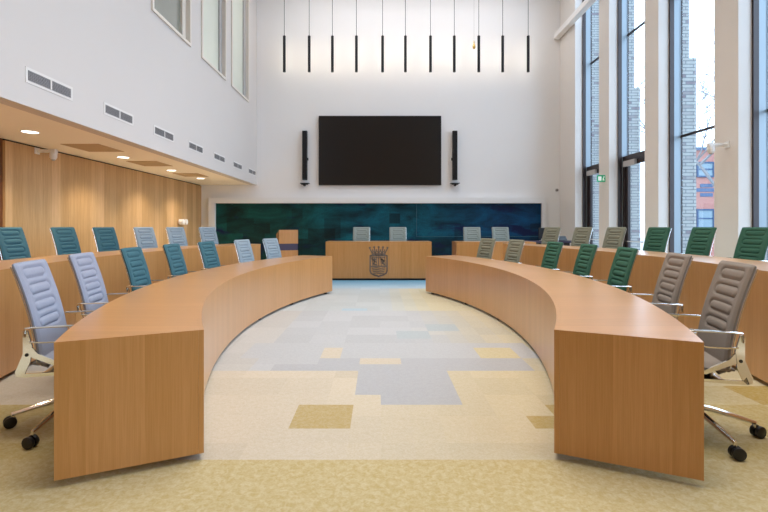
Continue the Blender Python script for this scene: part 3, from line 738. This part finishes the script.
def make_chair():
    root = empty('office_chair')
    m_, spine, hw = back_mesh(); back = m_.build('backrest', FAB['teal'], root, True)
    # thin polished edge frame round the back
    for s in (-1, 1):
        e = MB(); pts = []
        for k in range(22):
            v = .02+.95*k/21; x, z = spine(v); pts.append((x+.018-.016, s*(hw(v)+.001), z))
        e.tube(pts, .0034, 6)
        e.build('back_edge', CHROME, root, True)
    # seat
    sm = MB(); nu, nv = 20, 24; top = []; bot = []
    for i in range(nu+1):
        a = -1+2*i/nu; ra, rb = [], []
        for j in range(nv+1):
            t = j/nv; x = -.215+.475*t; wv = .235-(.04*((t-.75)/.25)**2 if t > .75 else 0); y = a*wv
            ed = min(wv-abs(y), .475*(1-t), .475*t+.004); zz = .51-.03*(1-sstep(0, .04, ed))-.05*max(0, (t-.72)/.28)**2+.008*a*a
            ra.append(sm.bm.verts.new((x, y, zz))); rb.append(sm.bm.verts.new((x, y, zz-.012-.035*sstep(0, .03, ed))))
        top.append(ra); bot.append(rb)
    for i in range(nu):
        for j in range(nv):
            sm.face([top[i][j], top[i+1][j], top[i+1][j+1], top[i][j+1]]); sm.face([bot[i][j], bot[i][j+1], bot[i+1][j+1], bot[i+1][j]])
    for j in range(nv): sm.face([top[0][j], top[0][j+1], bot[0][j+1], bot[0][j]]); sm.face([top[nu][j], bot[nu][j], bot[nu][j+1], top[nu][j+1]])
    for i in range(nu): sm.face([top[i][0], bot[i][0], bot[i+1][0], top[i+1][0]]); sm.face([top[i][nv], top[i+1][nv], bot[i+1][nv], bot[i][nv]])
    sm.build('seat', FAB['teal'], root, True)
    # side brackets: bent polished plates carrying back and seat
    for s in (-1, 1):
        b = MB(); yb = s*.243
        def plate(prof):
            va = [b.bm.verts.new((x, yb-.007, z)) for x, z in prof]; vb = [b.bm.verts.new((x, yb+.007, z)) for x, z in prof]; n = len(prof)
            b.face(va); b.face(vb[::-1])
            for i in range(n): b.face([va[i], vb[i], vb[(i+1) % n], va[(i+1) % n]])
        plate([(-.262, .70), (-.238, .70), (-.212, .60), (-.222, .50), (-.252, .425), (-.275, .405), (-.30, .412), (-.305, .44), (-.262, .55)])
        plate([(-.214, .592), (-.18, .548), (-.05, .475), (.02, .455), (.02, .442), (-.06, .452), (-.19, .515), (-.222, .53)])
        plate([(-.27, .45), (-.25, .425), (.08, .42), (.08, .403), (-.26, .402), (-.285, .408)])
        br = b.build('side_bracket', CHROME, root)
        MB().cyl((-.24, yb-.010, .545), .011, .018, 12, 'y').build('bolt', BLACK, br, True)
        # armrest loop
        pts = [(-.25, s*.252, .66), (-.25, s*.262, .70), (-.238, s*.275, .717), (-.20, s*.28, .722), (.08, s*.28, .722), (.11, s*.277, .72), (.124, s*.262, .716), (.128, s*.235, .712),
               (.124, s*.212, .708), (.10, s*.203, .703)]
        a = MB(); a.tube(pts, .009, 8, flat=.6)
        pts2 = [(-.225, s*.252, .625), (-.16, s*.258, .622), (-.06, s*.262, .622), (-.02, s*.264, .632), (.0, s*.27, .657), (.01, s*.277, .71)]
        a.tube(pts2, .0065, 8); a.build('armrest', CHROME, root, True)
    # mechanism
    MB().box(-.14, .10, -.10, .10, .40, .455, bevel=.012).build('tilt_mechanism', BLACK, root)
    mm = MB(); mm.box(-.17, .0, -.235, .235, .402, .414, bevel=.003); mm.build('seat_carrier', CHROME, root)
    MB().tube([(0, .09, .425), (.0, .17, .425), (.0, .20, .42)], .007, 6).build('lever', BLACK, root, True)
    MB().lathe([(.03, .15), (.03, .25), (.024, .255), (.024, .29), (.015, .295), (.015, .40)], 16).build('gas_column', CHROME, root, True)
    MB().lathe([(.03, .12), (.045, .125), (.045, .185), (.034, .20)], 20).build('hub', CHROME, root, True)
    for k in range(5):
        a = 2*PI*k/5+BASE_TURN; R = Matrix.Rotation(a, 4, 'Z')
        l = MB(); pts = [R @ Vector((.03, 0, .165)), R @ Vector((.12, 0, .155)), R @ Vector((.27, 0, .118)), R @ Vector((.375, 0, .09))]
        l.tube(pts, [.021, .019, .016, .013], 8); l.tube([R @ Vector((.375, 0, .1)), R @ Vector((.375, 0, .055))], .010, 8)
        lg = l.build('leg', CHROME, root, True)
        c = MB(); cc = R @ Vector((.39, 0, .038))
        tw = Matrix.Rotation(a+.5+k, 3, 'Z') @ Vector((0, 1, 0))
        for s in (-1, 1):
            p0 = cc+tw*(s*.006); p1 = cc+tw*(s*.032); c.tube([p0, p0.lerp(p1, .3), p0.lerp(p1, .8), p1], [.035, .038, .037, .028], 16)
        c.tube([cc-tw*.008, cc+tw*.008], .018, 10); c.build('caster', BLACK, lg, True)
    for ch in root.children:
        if ch.name.startswith(('gas_column', 'hub', 'leg')): ch.location.x = -.05
    return root
base = make_chair()
protos = {}
def recolour(root, key):
    for ch in root.children:
        if ch.name.startswith(('backrest', 'seat')) and not ch.name.startswith('seat_carrier'):
            ch.data = ch.data.copy(); ch.data.materials[0] = FAB[key]
def chair(key, x, y, z, rz, label, group):
    if key not in protos:
        if key == 'teal': protos[key] = o = base
        else:
            o = copy_tree(base); recolour(o, key); protos[key] = o
    else: o = copy_tree(protos[key])
    o.location = (x, y, z); o.rotation_euler = (0, 0, rz); tag(o, label, 'chair', group); return o
def on_ray(px, r):      # where the sight line through column px meets the plan circle r (right-hand circle)
    k = abs(px-379)/462; s = 1 if px > 379 else -1
    A = 1+k*k; B = 2*k*XC-2*YC0; D = XC*XC+YC0*YC0-r*r; Y = (-B+math.sqrt(B*B-4*A*D))/(2*A); return k*Y, Y, s
def row(items, r, z, group, turn=.8):
    for px, key, label in items:
        x, y, s = on_ray(px, r); th = math.asin((y-YC0)/r); th = th*(turn if th < 0 else 1.15)+random.uniform(-.03, .03)
        fx, fy_ = -math.cos(th), -math.sin(th)
        bx, by = x+.335*fx, y+.335*fy_
        rz = math.atan2(fy_, fx*s); chair(key, bx*s, by, z, rz, label, group)
row([(28, 'bluegrey', 'light blue-grey office chair at the near end of the left inner desk'),
     (80, 'bluegrey', 'light blue-grey office chair, second nearest at the left inner desk'),
     (130, 'teal', 'teal office chair at the left inner desk, next to the light blue-grey pair'),
     (170.5, 'teal', 'middle one of three teal chairs at the left inner desk'),
     (205.5, 'teal', 'farthest of three teal chairs at the left inner desk'),
     (241.4, 'paleblue', 'pale blue chair at the left inner desk, just beyond the teal ones'),
     (269.7, 'paleblue', 'pale blue chair at the far end of the left inner desk, before the lectern')], 9.31, 0, 'chairs at the left inner desk')
row([(739, 'taupe', 'taupe office chair at the near end of the right inner desk'),
     (680.5, 'taupe', 'taupe office chair, second nearest at the right inner desk'),
     (628.5, 'green', 'nearest of three dark green chairs at the right inner desk'),
     (590, 'green', 'middle one of three dark green chairs at the right inner desk'),
     (556, 'green', 'farthest of three dark green chairs at the right inner desk'),
     (517.4, 'olive', 'olive grey chair at the right inner desk, just beyond the green ones'),
     (488.7, 'olive', 'olive grey chair at the far end of the right inner desk')], 9.31, 0, 'chairs at the right inner desk')
row([(7.5, 'teal', 'teal chair cut by the left edge, behind the raised left desk'),
     (62, 'teal', 'second teal chair behind the raised left desk, above the first blue-grey pair'),
     (103, 'teal', 'third and farthest teal chair behind the raised left desk'),
     (143, 'paleblue', 'nearest of three pale blue chairs behind the raised left desk'),
     (174.6, 'paleblue', 'middle one of three pale blue chairs behind the raised left desk'),
     (206.6, 'paleblue', 'farthest of three pale blue chairs behind the raised left desk, by the white corner')], 11.22, .23, 'chairs behind the raised left desk')
row([(758, 'green', 'dark green chair cut by the right edge, behind the raised right desk'),
     (705, 'green', 'second dark green chair behind the raised right desk, before the brick pier'),
     (660, 'green', 'third and farthest dark green chair behind the raised right desk'),
     (617, 'olive', 'nearest of three olive grey chairs behind the raised right desk'),
     (584, 'olive', 'middle one of three olive grey chairs behind the raised right desk'),
     (553, 'olive', 'farthest of three olive grey chairs behind the raised right desk, before the monitor')], 11.22, .23, 'chairs behind the raised right desk')
for px, key, lab, yt in ((361.5, 'sage', 'left one of two sage grey chairs behind the coat of arms desk', 13.0), (398, 'sage', 'right one of two sage grey chairs behind the coat of arms desk', 13.0),
                     (471.5, 'sage', 'sage grey chair left of its twin behind the short right desk', 12.85), (500, 'sage', 'sage grey chair right of its twin behind the short right desk', 12.93)):
    chair(key, (px-379)/462*yt, yt-.335, .23, -PI/2+(random.uniform(-.03, .03)), lab, 'chairs at the back desks')
